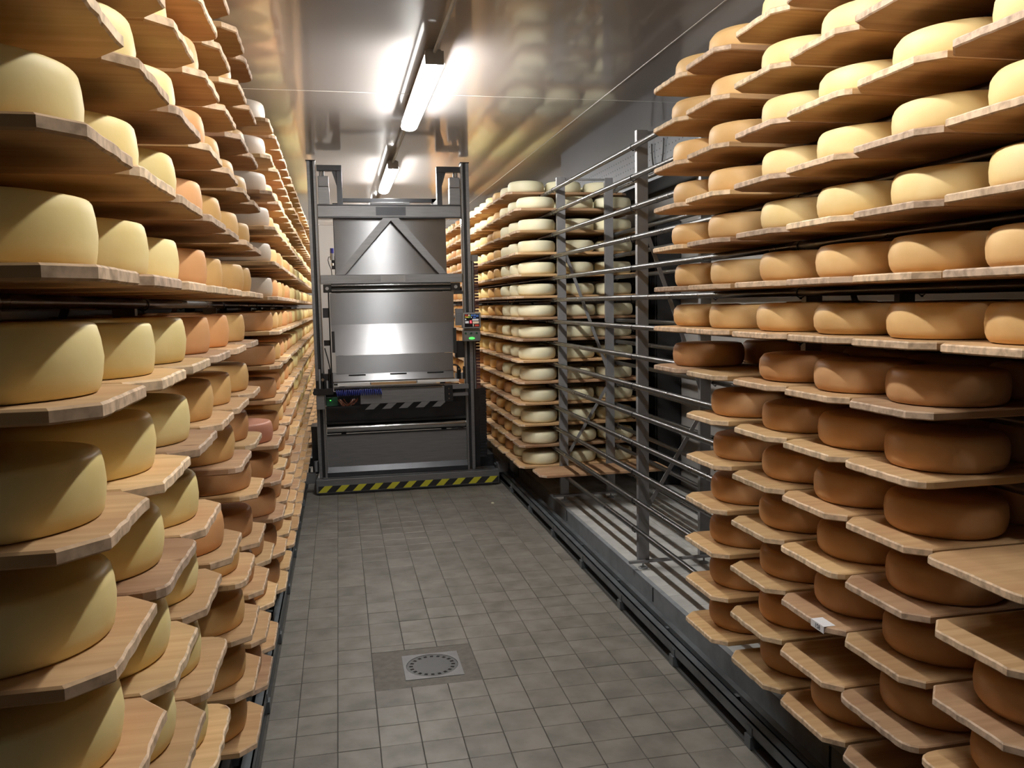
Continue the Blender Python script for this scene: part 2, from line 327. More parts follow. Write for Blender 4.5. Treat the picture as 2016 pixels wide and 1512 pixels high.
# ---------------------------------------------------------------- plinths and floor tracks
def plinth(side):
    s = 1 if side == 'right' else -1
    xe = 1.705 if s > 0 else -.605; xw = XR if s > 0 else XL
    a, b = sorted((xe + s * .01, xw))
    p = box('plinth_' + side, 'concrete', None, a, b, YB, YE, -.01, .112); tag(p, 'raised plinth under the %s cheese rack topped with pale tiles' % side, kind='structure')
    a, b = sorted((xe, xe + s * .008))
    MB().box(a, b, YB, YE, .02, .126).box(*sorted((xe, xe + s * .03)), YB, YE, .123, .1255).obj('edge_angle', 'galv', p)
    for y in (.95, 2.6, 4.36, 6.2, 8.0): box('joint_cover', 'polished', p, *sorted((xe - s * .003, xe)), y, y + .012, .04, .122)
    xs = [xe + s * (.032 + .165 * k) for k in range(8)]
    n = 0; rst = MB()
    for j in range(0, 60):
        y0 = 2.4 + .165 * j
        if y0 > YE - .2: break
        for k in range(7):
            x0, x1 = sorted((xs[k], xs[k + 1]))
            if x1 > XR - .01 or x0 < XL + .01: continue
            if s > 0 and y0 < 7 and n < 200:
                me = cache.get('pl')
                if not me:
                    me = tile_mesh(.162, .162).mesh('tile'); me.materials.append(M['tile_white']); cache['pl'] = me
                o = link('tile', me, p); o.location = ((x0 + x1) / 2, y0 + .0825, .122); n += 1
            else:
                t = tile_mesh(.162, .162); rst.add([(q_[0] + (x0 + x1) / 2, q_[1] + y0 + .0825, q_[2] + .122) for q_ in t.v], t.f)
    tag(rst.obj('distant_tiles', 'tile_white', p), kind='stuff')
plinth('right'); plinth('left')
def track(side):
    s = 1 if side == 'right' else -1; x = 1.523 if s > 0 else -.372
    t = empty('floor_track', (0, 0, 0), 'dark steel machine track on small feet along the %s edge of the aisle' % side, 'track')
    tag(t, group='floor tracks')
    X = lambda a, b: sorted((x + s * a, x + s * b))
    m = MB(); a, b = X(0, .006); m.box(a, b, YB, YE, .050, .104)
    a, b = X(0, .045); m.box(a, b, YB, YE, .099, .104); m.box(a, b, YB, YE, .050, .055)
    a, b = X(.039, .045); m.box(a, b, YB, YE, .085, .104)
    m.obj('channel_beam', 'beam', t)
    a, b = X(.085, .115); box('guide_rail', 'beam', t, a, b, YB, YE, .03, .088)
    k = 0
    y = 3.64 - .77 * 6
    while y < YE - .1:
        a, b = X(-.012, .03); MB().box(a, b, y - .024, y + .024, .0005, .050).box(*X(-.004, 0), y - .020, y + .020, .050, .085).obj('foot', 'beam', t)
        a, b = X(.045, .085); box('tie_bracket', 'beam', t, a, b, y + .25, y + .28, .05, .078)
        y += .77
    a, b = X(.0, .18)
    tag(box('channel_' + side, 'pit', None, a, b, YB, YE, -.004, .001), 'dark gutter under the %s machine track' % side, kind='structure')
    return t
track('right'); track('left')

# ---------------------------------------------------------------- racks
S = .175; ZR0 = 2.6596; RT = .013; TR = .016
FR = [-.755, 1.06, 2.895, 4.72, 6.545, 8.37, 10.195, 12.02, 13.5]
def rack(side):
    s = 1 if side == 'right' else -1
    xf, xr = (1.717, 2.24) if s > 0 else (-.617, -1.14)
    t = empty('cheese_rack', (0, 0, 0), 'tall grey steel rack of tubes and posts along the %s wall' % side, 'rack', 'cheese racks')
    frames = FR if s > 0 else FR[1:]
    y0 = frames[0] - .1
    tube_me = MB().tube([(0, y0, 0), (0, YE - .15, 0)], TR, 14).mesh('rail_tube'); tube_me.materials.append(M['rail'])
    for i in range(14):
        for x in (xf, xr):
            o = link('rail_tube', tube_me, t); o.location = (x, 0, ZR0 - .003 - i * S)
    # one post mesh (open C section), one foot mesh
    d = .034
    pf = MB().box(-.034, .034, -.017, -.013, .16, 2.755).box(-.034, -.030, -.013, .017, .16, 2.755).box(.030, .034, -.013, .017, .16, 2.755)
    pme = pf.mesh('post'); pme.materials.append(M['post'])
    fme = MB().tube([(0, 0, .132), (0, 0, .17)], .006, 8).lathe([(.03, 0), (.03, .004), (.014, .012)], 14, 0, 0, .122).mesh('foot'); fme.materials.append(M['galv'])
    px = (1.7775, 2.18) if s > 0 else (-.6775, -1.08)
    cme = MB().ring((0, 0, 0), TR + .0025, .0022, 14, 5).box(-.004, .004, -.003, .003, -.024, -.0165).mesh('tube_clamp'); cme.materials.append(M['steel_dark'])
    for y in frames:
        for x in px:
            o = link('post', pme, t); o.location = (x, y, 0)
            o = link('foot', fme, t); o.location = (x, y, 0)
        a, b = sorted((px[0] - s * .1, px[1] + s * .04))
        box('cross_bar', 'post', t, a, b, y - .04, y - .018, .165, .18)
        box('cross_bar', 'post', t, min(px), max(px), y - .008, y + .008, 2.735, 2.75)
        # zigzag bracing between front and rear post
        for (za, zb) in ((2.25, 1.15), (.45, 1.10)):
            pa = Vector((px[0], y - .003, za)); pb = Vector((px[1], y - .003, zb)); dd = (pb - pa).normalized(); nn = Vector((-dd.z, 0, dd.x)) * .0125
            MB().add([pa - nn, pb - nn, pb + nn, pa + nn] + [v_ + Vector((0, .005, 0)) for v_ in (pa - nn, pb - nn, pb + nn, pa + nn)], [(0, 1, 2, 3), (7, 6, 5, 4), (0, 4, 5, 1), (1, 5, 6, 2), (2, 6, 7, 3), (3, 7, 4, 0)]).obj('brace', 'post', t)
        if y < 9:
            for i in range(14):
                for x in (xf, xr):
                    o = link('tube_clamp', cme, t); o.location = (x, y - .0225, ZR0 - .006 - i * S)
                    sgn = s if x == xf else -s
    return t
rack('right'); rack('left')

# ---------------------------------------------------------------- boards
BL, BW, BT = 1.07, .338, .0215
def board_mesh(kind, simple=False):
    # local: aisle end at x=0 pointing -x, body runs to +x ; y centred ; z 0..BT
    rnd = random.Random(kind * 11 + 3); W = BW / 2; pts = []
    def corner(x, y, sx_, sy_, c, c2, rounded):
        # returns points from the long side to the end face
        if rounded: return [(x + sx_ * c * (1 - math.sin(a)), y - sy_ * c2 * (1 - math.cos(a))) for a in [k * PI / 2 / 4 for k in range(5)]]
        return [(x + sx_ * c, y), (x, y - sy_ * c2)]
    rd = kind % 4 == 2
    c = .05 + rnd.uniform(-.012, .02); c2 = .045 + rnd.uniform(-.008, .012)
    A = corner(0, -W, 1, -1, c, c2, rd)           # near long side -> end face
    B = corner(0, W, 1, 1, c, c2, rd)[::-1]
    nseg = 1 if simple else 8
    pts += A
    y0, y1 = A[-1][1], B[0][1]
    for k in range(1, nseg): pts.append((rnd.uniform(-.0022, .0022), y0 + (y1 - y0) * k / nseg))
    pts += B
    pts += [(BL - .05, W), (BL, W - .045), (BL, -W + .045), (BL - .05, -W)]
    m = MB(); n = len(pts); cx, cyy = BL / 2, 0
    def lay(e, z): return [(px + (e if px < BL / 2 else -e) * (1 if abs(py) < W - .001 or True else 0), py - math.copysign(e, py), z) for px, py in pts]
    e = .0035
    if simple: L_ = [lay(0, 0), lay(0, BT)]
    else: L_ = [lay(e, 0), lay(0, e), lay(0, BT - e), lay(e, BT)]
    v = [p for l in L_ for p in l]; f = []
    for i in range(len(L_) - 1):
        for k in range(n): f.append((i * n + k, i * n + (k + 1) % n, (i + 1) * n + (k + 1) % n, (i + 1) * n + k))
    f.append(tuple(range(n - 1, -1, -1))); f.append(tuple((len(L_) - 1) * n + k for k in range(n)))
    m.add(v, f); return m
board_b = [board_mesh(k) for k in range(8)]; board_s = board_mesh(1, True)
board_me = {}
def get_board(k, mt):
    if (k, mt) not in board_me:
        me = board_b[k].mesh('shelf_board'); me.materials.append(M[mt]); fixmesh(me); board_me[(k, mt)] = me
    return board_me[(k, mt)]
def wheel_prof(r, h, bulge, e):
    return [(r - e * 1.6, 0), (r - e * .6, e * .22), (r - e * .15, e * .8), (r + bulge * .5, h * .25), (r + bulge, h * .5), (r + bulge * .5, h * .76), (r - e * .15, h - e * .8), (r - e * .6, h - e * .22), (r - e * 1.6, h)]
wheel_v = [(.151, .096, .004, .008), (.152, .099, .005, .009), (.150, .093, .004, .007), (.153, .096, .005, .010), (.151, .101, .006, .008)]
wheel_me = {}
def get_wheel(k, mt, soft):
    if (k, mt, soft) not in wheel_me:
        a = list(wheel_v[k]); a[3] *= 1.9 if soft else 1.0
        me = MB().lathe(wheel_prof(*a), 48).mesh('cheese'); me.materials.append(M[mt]); fixmesh(me); wheel_me[(k, mt, soft)] = me
    return wheel_me[(k, mt, soft)]
ORD = ['first', 'second', 'third', 'fourth', 'fifth', 'sixth', 'seventh', 'eighth', 'ninth', 'tenth', 'eleventh', 'twelfth', 'thirteenth', 'fourteenth', 'fifteenth', 'sixteenth', 'seventeenth', 'eighteenth', 'nineteenth', 'twentieth', 'twenty-first', 'twenty-second', 'twenty-third', 'twenty-fourth', 'twenty-fifth', 'twenty-sixth', 'twenty-seventh', 'twenty-eighth', 'twenty-ninth', 'thirtieth', 'thirty-first', 'thirty-second', 'thirty-third', 'thirty-fourth']
# columns: (key, y of far tip)
Lc = [1.385, 1.735, 2.085, 2.46, 2.82, 3.23, 3.585, 3.94, 4.285, 4.635]
for f0 in (4.72, 6.545, 8.37, 10.195): Lc += [f0 + .333 + .355 * k for k in range(5)]
Lc += [12.02 + .333 + .355 * k for k in range(3)]
Rc = [1.38, 1.735, 2.09, 2.44, 2.80, 3.215, 3.575]
Dc = []
for f0 in (6.545, 8.37, 10.195): Dc += [f0 + .333 + .355 * k for k in range(5)]
Dc += [12.02 + .333 + .355 * k for k in range(3)]
Labsent = set()
for i in range(14):
    Labsent.add((i, 7))
    if i <= 8: Labsent.add((i, 8))
    if 6 <= i <= 10: Labsent.add((i, 6))
Labsent |= {(8, 3), (9, 4), (10, 3), (11, 3), (12, 3), (13, 3)}
Rabsent = {(i, 6) for i in range(8, 14)} | {(7, 1), (8, 1), (7, 0), (8, 0), (9, 0), (10, 0), (11, 0), (12, 0), (13, 0), (13, 1)}
Rbare = {(7, 5), (9, 1), (10, 1), (12, 3), (13, 2)}
Lbare = {(0, 3), (0, 4), (0, 5), (0, 6)}
items = []   # dict per board
CHN = .045
def addboard(rk, side, i, j, tip, xf, cols, sect, where, inset):
    items.append(dict(rk=rk, s=1 if side == 'right' else -1, i=i, j=j, tip=tip, xf=xf, col=cols, sect=sect, where=where, inset=inset))
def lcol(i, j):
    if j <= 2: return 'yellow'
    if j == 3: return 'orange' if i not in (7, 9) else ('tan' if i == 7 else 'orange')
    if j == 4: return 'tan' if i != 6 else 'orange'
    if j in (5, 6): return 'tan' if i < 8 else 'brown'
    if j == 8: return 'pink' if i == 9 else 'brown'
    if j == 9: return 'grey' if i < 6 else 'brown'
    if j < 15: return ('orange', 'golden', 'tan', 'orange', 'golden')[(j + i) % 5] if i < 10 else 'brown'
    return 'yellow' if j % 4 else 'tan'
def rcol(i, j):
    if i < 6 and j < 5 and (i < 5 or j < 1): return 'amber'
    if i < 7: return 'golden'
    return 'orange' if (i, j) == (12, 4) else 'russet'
def dcol(i, j):
    if i >= 9: return 'ivory' if j < 2 + (i == 9) else ('brown', 'tan', 'golden')[(i + j) % 3]
    if j < 3: return 'ivory'
    if j < 5: return 'tan' if i > 1 else 'golden'
    if j < 9: return 'yellow'
    return ('golden', 'orange', 'tan')[(i + j) % 3]
rj = random.Random(5)
for i in range(14):
    for j, t in enumerate(Lc):
        if (i, j) in Labsent: continue
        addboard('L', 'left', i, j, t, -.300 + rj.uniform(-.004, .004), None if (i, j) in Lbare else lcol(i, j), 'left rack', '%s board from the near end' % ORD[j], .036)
    for j, t in enumerate(Rc):
        if (i, j) in Rabsent: continue
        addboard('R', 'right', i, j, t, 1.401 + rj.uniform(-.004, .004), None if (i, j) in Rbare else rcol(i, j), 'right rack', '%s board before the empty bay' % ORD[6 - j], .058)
    for j, t in enumerate(Dc):
        if i == 0 and j == 0: continue
        addboard('D', 'right', i, j, t, 1.415 + rj.uniform(-.005, .005), dcol(i, j), 'right rack', '%s board past the empty bay' % ORD[j], .05)
# visible-size score
byrow = {}
for it in items: byrow.setdefault((it['rk'], it['i']), []).append(it)
for row in byrow.values():
    row.sort(key=lambda a: a['tip']); prev = None
    for it in row:
        z = ZR0 - it['i'] * S; px, py, d = proj((it['xf'], it['tip'], z))
        gap = prev is None or it['tip'] - prev['tip'] > .5
        it['gap'] = gap
        nx = proj((it['xf'] + it['s'] * (.9 if gap else 0), it['tip'] - (.33 if gap else .355), z))[0]
        a, b = sorted((px, nx)); a = max(a, 0); b = min(b, 2016); wv = max(0, b - a)
        hv = S * 1633 / d
        if py < -hv or py > 1512 + hv: wv = 0
        if it['rk'] in 'L' and it['tip'] > 7.7: wv *= .02
        if it['rk'] == 'D' and px < 945: wv *= .2
        it['score'] = wv * hv; prev = it
order = sorted(items, key=lambda a: -a['score'])
CN = {'amber': 'yellow-gold', 'russet': 'brown-orange', 'yellow': 'pale yellow', 'orange': 'orange', 'tan': 'tan', 'golden': 'golden-brown', 'brown': 'brown', 'pink': 'pinkish-red', 'ivory': 'ivory', 'grey': 'greyish'}
wcand = []
for rank, it in enumerate(order):
    z = ZR0 - it['i'] * S + RT + .0005; s = it['s']; W = BW
    yc = it['tip'] + CHN - BW / 2 - .004 + rj.uniform(-.002, .002)
    it['yc'] = yc; it['z'] = z
    lev = 'top' if it['i'] == 0 else 'bottom' if it['i'] == 13 else ORD[it['i']]
    lv = {'top': 'top level', 'bottom': 'bottom level'}.get(lev, lev + ' level down')
    it['lv'] = lv
    for k in range(3):
        if it['col'] is None: continue
        sc_w = it['score'] * (1 if k == 0 else (.45 / k if it['gap'] and it['rk'] == 'D' and it['j'] == 0 or (it['gap'] and it['rk'] == 'D') else .0))
        wcand.append((sc_w, it, k))
bstuff = MB(); nb = 0
for rank, it in enumerate(order):
    s = it['s']; z = it['z']
    if rank < 298 and it['score'] > 0:
        mt = rj.choice(['pine', 'pine', 'pine_old', 'pine_new'])
        if it['rk'] == 'R' and it['j'] < 3: mt = rj.choice(['pine_old', 'pine'])
        if it['rk'] == 'R' and it['i'] > 7 and it['j'] > 3: mt = 'pine_new'
        bare = it['col'] is None
        kd = rj.randrange(8)
        if it['rk'] == 'R' and it['j'] in (4,5): kd = rj.choice([0, 1, 3, 4, 5])
        o = link('shelf_board', get_board(kd, mt)); nb += 1
        o.location = (it['xf'], it['yc'], z); o.rotation_euler = (0, 0, (0 if s > 0 else PI) + rj.uniform(-.003, .003))
        tone = {'pine': 'tan', 'pine_old': 'weathered', 'pine_new': 'light'}[mt]
        tag(o, '%s%s wooden shelf board, %s, %s, %s' % ('bare ' if bare else '', tone, it['sect'], it['lv'], it['where'].replace(' board', '')), 'shelf board', 'shelf boards of the %s' % it['sect'])
        it['obj'] = o
    else:
        bb = board_s
        if s > 0: vv = [(p[0] + it['xf'], p[1] + it['yc'], p[2] + z) for p in bb.v]
        else: vv = [(-p[0] + it['xf'], -p[1] + it['yc'], p[2] + z) for p in bb.v]
        bstuff.add(vv, bb.f)
tag(bstuff.obj('shelf_board_rows', 'pine'), 'further wooden shelf boards receding along both racks', 'shelf boards', kind='stuff'); fixmesh(bpy.data.objects['shelf_board_rows'].data)
wcand.sort(key=lambda a: -a[0])
wst = {}
wheel_low = [MB().lathe([(r - .012, 0), (r, .012), (r + .002, h / 2), (r, h - .012), (r - .012, h)], 22) for r, h, b, _e in wheel_v]
# measured offsets for individual wheels: (rack, level, column): (dx from board end, dy)
WOFF = {('L', 6, 3): (.004, 0), ('R', 9, 5): (.02, 0), ('R', 12, 5): (.03, 0)}
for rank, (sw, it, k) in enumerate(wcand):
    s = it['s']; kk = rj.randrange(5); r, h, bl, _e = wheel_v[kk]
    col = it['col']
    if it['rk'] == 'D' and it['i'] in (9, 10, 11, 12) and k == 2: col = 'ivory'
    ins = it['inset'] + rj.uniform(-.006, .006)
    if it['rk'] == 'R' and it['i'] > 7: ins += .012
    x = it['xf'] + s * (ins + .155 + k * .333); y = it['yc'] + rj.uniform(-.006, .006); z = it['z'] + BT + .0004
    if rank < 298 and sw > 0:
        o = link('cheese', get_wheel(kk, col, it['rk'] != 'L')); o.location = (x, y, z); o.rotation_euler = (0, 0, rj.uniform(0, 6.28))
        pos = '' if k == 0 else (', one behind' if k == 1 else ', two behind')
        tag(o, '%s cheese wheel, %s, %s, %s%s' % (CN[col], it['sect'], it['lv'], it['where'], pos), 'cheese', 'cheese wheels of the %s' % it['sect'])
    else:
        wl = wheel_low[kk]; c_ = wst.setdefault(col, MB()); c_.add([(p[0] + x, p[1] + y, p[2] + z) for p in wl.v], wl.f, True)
# remaining wheels: one object, one material slot per rind colour
big = MB(); mats = []; mi = []
for ci, (c, b_) in enumerate(wst.items()):
    big.add(b_.v, b_.f, True); mats.append(M[c]); mi += [ci] * len(b_.f)
me = big.mesh('cheese_rows')
for m_ in mats: me.materials.append(m_)
me.polygons.foreach_set('material_index', mi)
fixmesh(me)
tag(link('cheese_rows', me), 'further cheese wheels deep in the racks and far down the aisle', 'cheese', kind='stuff')

# bare board lying on the lowest tubes of the empty bay
o = link('shelf_board', get_board(3, 'pine_old')); o.location = (1.49, 6.345, ZR0 - 13 * S + RT + .0005)
tag(o, 'lone bare reddish shelf board on the lowest tubes of the empty bay', 'shelf board', 'shelf boards of the right rack')
# paper label wrapped over the front edge of one board
for it in items:
    if it['rk'] == 'R' and it['i'] == 11 and it['j'] == 3 and 'obj' in it:
        b_ = it['obj']; lb = MB().box(-.0012, .038, -.128, -.058, BT, BT + .0008).box(-.0018, -.0006, -.128, -.058, 0, BT + .0008).obj('paper_label', 'paper', b_)
        tag(lb, 'white paper label with dark figures')
        text('158', .02, 'ink', lb, (-.0022, -.095, BT / 2), (PI / 2, 0, -PI / 2), 'lettering')

# ---------------------------------------------------------------- perforated duct and cabinet on the right wall
du = empty('air_duct', (2.62, 6, 2.76), 'pale perforated air duct along the right wall under the ceiling', 'duct')
def lbox(name, m, par, x0, x1, y0, y1, z0, z1, bevel=0):
    p = par.location
    return box(name, m, par, x0 - p.x, x1 - p.x, y0 - p.y, y1 - p.y, z0 - p.z, z1 - p.z, bevel)
lbox('duct_body', 'duct', du, 2.62, 2.93, 3.2, 9.6, 2.765, 3.115)
hl = MB()
for a in range(90):
    for b_ in range(5):
        y = 3.4 + a * .066 + (b_ % 2) * .033; z = 2.83 + b_ * .055; c = MB().tube([(0, 0, 0), (.0016, 0, 0)], .006, 6, smooth=False)
        hl.add([(p[0] + 2.6188 - 2.62, p[1] + y - 6, p[2] + z - 2.76) for p in c.v], c.f)
tag(hl.obj('perforations', 'black', du), kind='stuff')
pts = [(-.012, -.62 + .16 * math.cos(a) , .15 - .25 * math.sin(a) + .1) for a in [k * PI / 14 for k in range(15)]]
MB().tube([(-.014, .55 - .13 * math.cos(k * PI / 14), .30 - .27 * math.sin(k * PI / 14)) for k in range(15)], .006, 6).obj('hanging_cable', 'black', du)
cab = empty('electrical_cabinet', (2.85, 7.3, .122), 'tall black cabinet against the right wall behind the rack', 'cabinet')
lbox('cabinet_body', 'blackgloss', cab, 2.72, 2.94, 6.85, 8.1, .122, 2.45, .004)
lbox('door', 'blackgloss', cab, 2.708, 2.719, 6.87, 7.46, .16, 2.42, .002); lbox('door', 'blackgloss', cab, 2.708, 2.719, 7.48, 8.08, .16, 2.42, .002)
for k in range(3): MB().tube([(-.15, -.33 + .05 * k, 2.0 - .1 * math.sin(a)) if False else (-.148, -.36 + .05 * k + .12 * math.sin(a * .9), 1.9 - a * .42) for a in [q_ * .25 for q_ in range(13)]], .005, 5).obj('cable', 'black', cab)

# ---------------------------------------------------------------- ceiling lamps and conduit
def lamp(y0, y1, label, x=.545, on=True):
    t = empty('ceiling_lamp', (x, (y0 + y1) / 2, HC - .13), label, 'lamp', 'tube lamps in a row on the ceiling')
    h = (y1 - y0) / 2
    # housing: trapezoid tray
    MB().prism([(-.052, .068), (.052, .068), (.050, .080), (.034, .100), (-.034, .100), (-.050, .080)], -h, h, 'y').obj('housing', 'lgrey', t)
    MB().tube([(0, -h + .03, .028), (0, h - .03, .028)], .017, 14).obj('tube', 'glow' if on else 'glow_dim', t)
    n = 12; prof = [(-.045, .070)] + [(.060 * math.cos(PI + k * PI / n), .036 + .036 * math.sin(PI + k * PI / n)) for k in range(n + 1)] + [(.045, .070)]; n += 2
    v = []; f = []
    ys = [-h + .01, -h + .04, h - .04, h - .01]; scl = [.55, 1, 1, .55]
    for yy, s_ in zip(ys, scl): v += [(px * s_, yy, .044 + (pz - .044) * s_) for px, pz in prof]
    m = n + 1
    for r_ in range(3):
        for k in range(n): f.append((r_ * m + k, r_ * m + k + 1, (r_ + 1) * m + k + 1, (r_ + 1) * m + k))
    f.append(tuple(range(m))); f.append(tuple(3 * m + k for k in range(m - 1, -1, -1)))
    MB().add(v, f, True).obj('diffuser', 'cover', t)
    for e in (-h - .012, h): box('end_cap', 'lgrey', t, -.05, .05, e, e + .012, .02, .09, .002)
    for yy in (-h * .62, h * .62): box('bracket', 'galv', t, -.012, .012, yy - .015, yy + .015, .092, .129)
lamp(1.10, 2.75, 'tube lamp above the near end of the aisle, out of view', on=False)
lamp(4.50, 6.15, 'nearest glowing tube lamp hanging under the ceiling before the machine')
lamp(7.90, 9.55, 'glowing tube lamp above the lifting machine')
lamp(11.3, 12.95, 'farthest tube lamp beyond the lifting machine')
for cdn, (a, b_) in enumerate( ((2.77, 4.47), (6.17, 7.87), (9.57, 11.27))):
    tag(MB().tube([(.545, a, HC - .05), (.545, b_, HC - .05)], .0105, 8).obj('conduit', 'galv'), ['thin grey conduit on the ceiling this side of the nearest lamp', 'thin grey conduit on the ceiling between the two visible lamps', 'thin grey conduit on the ceiling beyond the machine'][cdn], 'conduit', 'ceiling conduits')

# ---------------------------------------------------------------- lifting machine
RB = empty('lifting_machine', (.51, 8.2, 0), 'tall stainless steel cheese-handling lift machine at the end of the aisle', 'machine')
ox, oy = .51, 8.2
def rb(name, m, x0, x1, y0, y1, z0, z1, bevel=.002, parent=None): return box(name, m, parent or RB, x0 - ox, x1 - ox, y0 - oy, y1 - oy, z0, z1, bevel)
def rcyl(name, m, a, b, r, n=16, parent=None): return MB().tube([(a[0] - ox, a[1] - oy, a[2]), (b[0] - ox, b[1] - oy, b[2])], r, n).obj(name, m, parent or RB)
def rpoly(name, m, poly, y0, y1, parent=None): o = MB().prism([(x - ox, z) for x, z in poly], y0 - oy, y1 - oy, 'y').obj(name, m, parent or RB); fixmesh(o.data); return o
# base
fb = rb('front_beam', 'steel', -.268, 1.474, 7.84, 7.92, .022, .150, .003)
rb('hazard_tape', 'hazard', -.248, 1.466, 7.8375, 7.8400, .030, .090, 0, None)
rb('bump_strip', 'black', -.262, 1.470, 7.846, 7.915, .008, .022, 0)
rb('side_beam', 'steel', -.262, -.20, 7.92, 8.9, .04, .14); rb('side_beam', 'steel', 1.40, 1.465, 7.92, 8.9, .04, .14)
rb('rear_beam', 'steel', -.262, 1.465, 8.9, 8.97, .04, .14)
rb('wheel_box', 'steel', 1.478, 1.585, 7.93, 8.03, .103, .195); rb('wheel_box', 'steel', -.375, -.272, 7.93, 8.03, .103, .195)
rb('wheel_box', 'steel', 1.478, 1.585, 8.8, 8.9, .103, .195); rb('wheel_box', 'steel', -.375, -.272, 8.8, 8.9, .103, .195)
rb('drive_cover', 'steel_dark', 1.30, 1.47, 8.1, 8.5, .14, .26); rb('floor_plate', 'steel_dark', -.2, 1.4, 7.96, 8.85, .06, .075, 0)
rcyl('hose_fitting', 'lgrey', (-.262, 8.02, .20), (-.262, 8.02, .30), .022)
rb('bracket', 'steel_dark', -.30, -.245, 8.1, 8.35, .16, .62)
# masts
for x0, sgn in ((-.236, 1), (1.182, -1)):
    x1 = x0 + .076
    rb('mast', 'steel', x0, x0 + .028 if sgn > 0 else x0 + .018, 7.93, 8.03, .15, 3.09)
    a, b_ = (x0 + .028, x0 + .054) if sgn > 0 else (x0 + .018, x0 + .044)
    rb('belt', 'black', a, b_, 7.955, 8.02, .15, 3.085, 0)
    a2 = x0 + .054 if sgn > 0 else x0 + .044
    rb('mast', 'steel', a2, x1, 7.93, 8.03, .15, 3.09)
    e = x1 if sgn > 0 else x0 - .007
    rb('guide_strip', 'polished', e, e + .007, 7.935, 7.99, .16, 3.06, 0)
    rb('mast_cap', 'steel_dark', x0 - .008, x1 + .004, 7.925, 8.035, 3.09, 3.098)
# gallows
for sgn in (-1, 1):
    c = .5145; X = lambda d: c + sgn * d
    a, b_ = sorted((X(.438), X(.664))); rb('gallows_arm', 'steel_dark', a, b_, 7.95, 8.02, 3.006, 3.058)
    a, b_ = sorted((X(.438), X(.487))); rb('gallows_post', 'steel_dark', a, b_, 7.95, 8.02, 2.702, 3.006)
    rpoly('gusset', 'steel_dark', [(X(.487), 3.006), (X(.528), 3.006), (X(.487), 2.87)], 7.97, 8.0)
    a, b_ = sorted((X(.558), X(.655)))
    mo = rb('motor', 'lgrey', a, b_, 7.94, 8.03, 2.862, 2.957, .004)
    for k in range(6): rb('fin', 'lgrey', a + .010 + k * .014, a + .014 + k * .014, 7.932, 7.94, 2.87, 2.95, 0, mo)
    rb('gearbox', 'steel', a - .002, b_ + .002, 7.935, 8.035, 2.702, 2.858)
    rcyl('shaft', 'polished', (X(.63), 7.985, 2.957), (X(.63), 7.985, 3.006), .014)
    rcyl('shaft', 'steel_dark', (X(.605), 7.985, 2.957), (X(.605), 7.985, 3.006), .008)
rb('rear_bar', 'steel_dark', .078, 1.0, 8.42, 8.47, 2.78, 2.818)
rb('rear_strut', 'steel_dark', .03, .078, 8.02, 8.47, 2.715, 2.76); rb('rear_strut', 'steel_dark', .952, 1.0, 8.02, 8.47, 2.715, 2.76)
rb('rear_strut', 'steel_dark', .03, .078, 8.42, 8.47, 2.76, 2.818); rb('rear_strut', 'steel_dark', .952, 1.0, 8.42, 8.47, 2.76, 2.818)
tb = rb('top_beam', 'steel', -.153, 1.175, 7.95, 8.03, 2.588, 2.692, .003)
rb('flange', 'steel_dark', -.153, 1.175, 7.944, 8.036, 2.692, 2.702, 0, tb); rb('flange', 'steel_dark', -.153, 1.175, 7.944, 8.036, 2.578, 2.588, 0, tb)
rb('name_plate', 'steel_dark', .376, .653, 7.945, 7.95, 2.602, 2.680, 0)
rb('cable_plate', 'steel', .33, .70, 8.04, 8.12, 2.702, 2.735)
rb('upper_sheet', 'steel_sheet', -.013, 1.038, 8.04, 8.046, 2.055, 2.59, 0)
rb('rear_column', 'steel_dark', -.02, .03, 8.5, 8.55, .14, 2.78); rb('rear_column', 'steel_dark', 1.0, 1.05, 8.5, 8.55, .14, 2.78)
# A-shaped braces
for sgn in (-1, 1):
    c = .512; rpoly('brace', 'steel', [(c + sgn * .0, 2.588), (c + sgn * .065, 2.588), (c + sgn * .52, 2.056), (c + sgn * .44, 2.056), (c + sgn * .0, 2.535 + .02)], 7.945, 7.985)
mb = rb('middle_beam', 'steel', -.153, 1.175, 7.95, 8.03, 1.972, 2.055, .003)
rb('type_plate', 'lgrey', .40, .63, 7.946, 7.95, 1.985, 2.045, 0)
# roller pair under the middle beam
rcyl('roller', 'polished', (-.057, 7.94, 1.957), (1.058, 7.94, 1.957), .0115); rcyl('roller', 'polished', (-.057, 7.94, 1.912), (1.058, 7.94, 1.912), .0115)
rb('roller_backing', 'black', -.06, 1.06, 7.965, 7.985, 1.888, 1.972, 0)
for x0, x1 in ((-.132, -.06), (1.062, 1.15)): rb('bearing_block', 'blackgloss', x0, x1, 7.93, 7.99, 1.892, 1.968); rcyl('bearing', 'lgrey', ((x0 + x1) / 2, 7.922, 1.93), ((x0 + x1) / 2, 7.932, 1.93), .016)
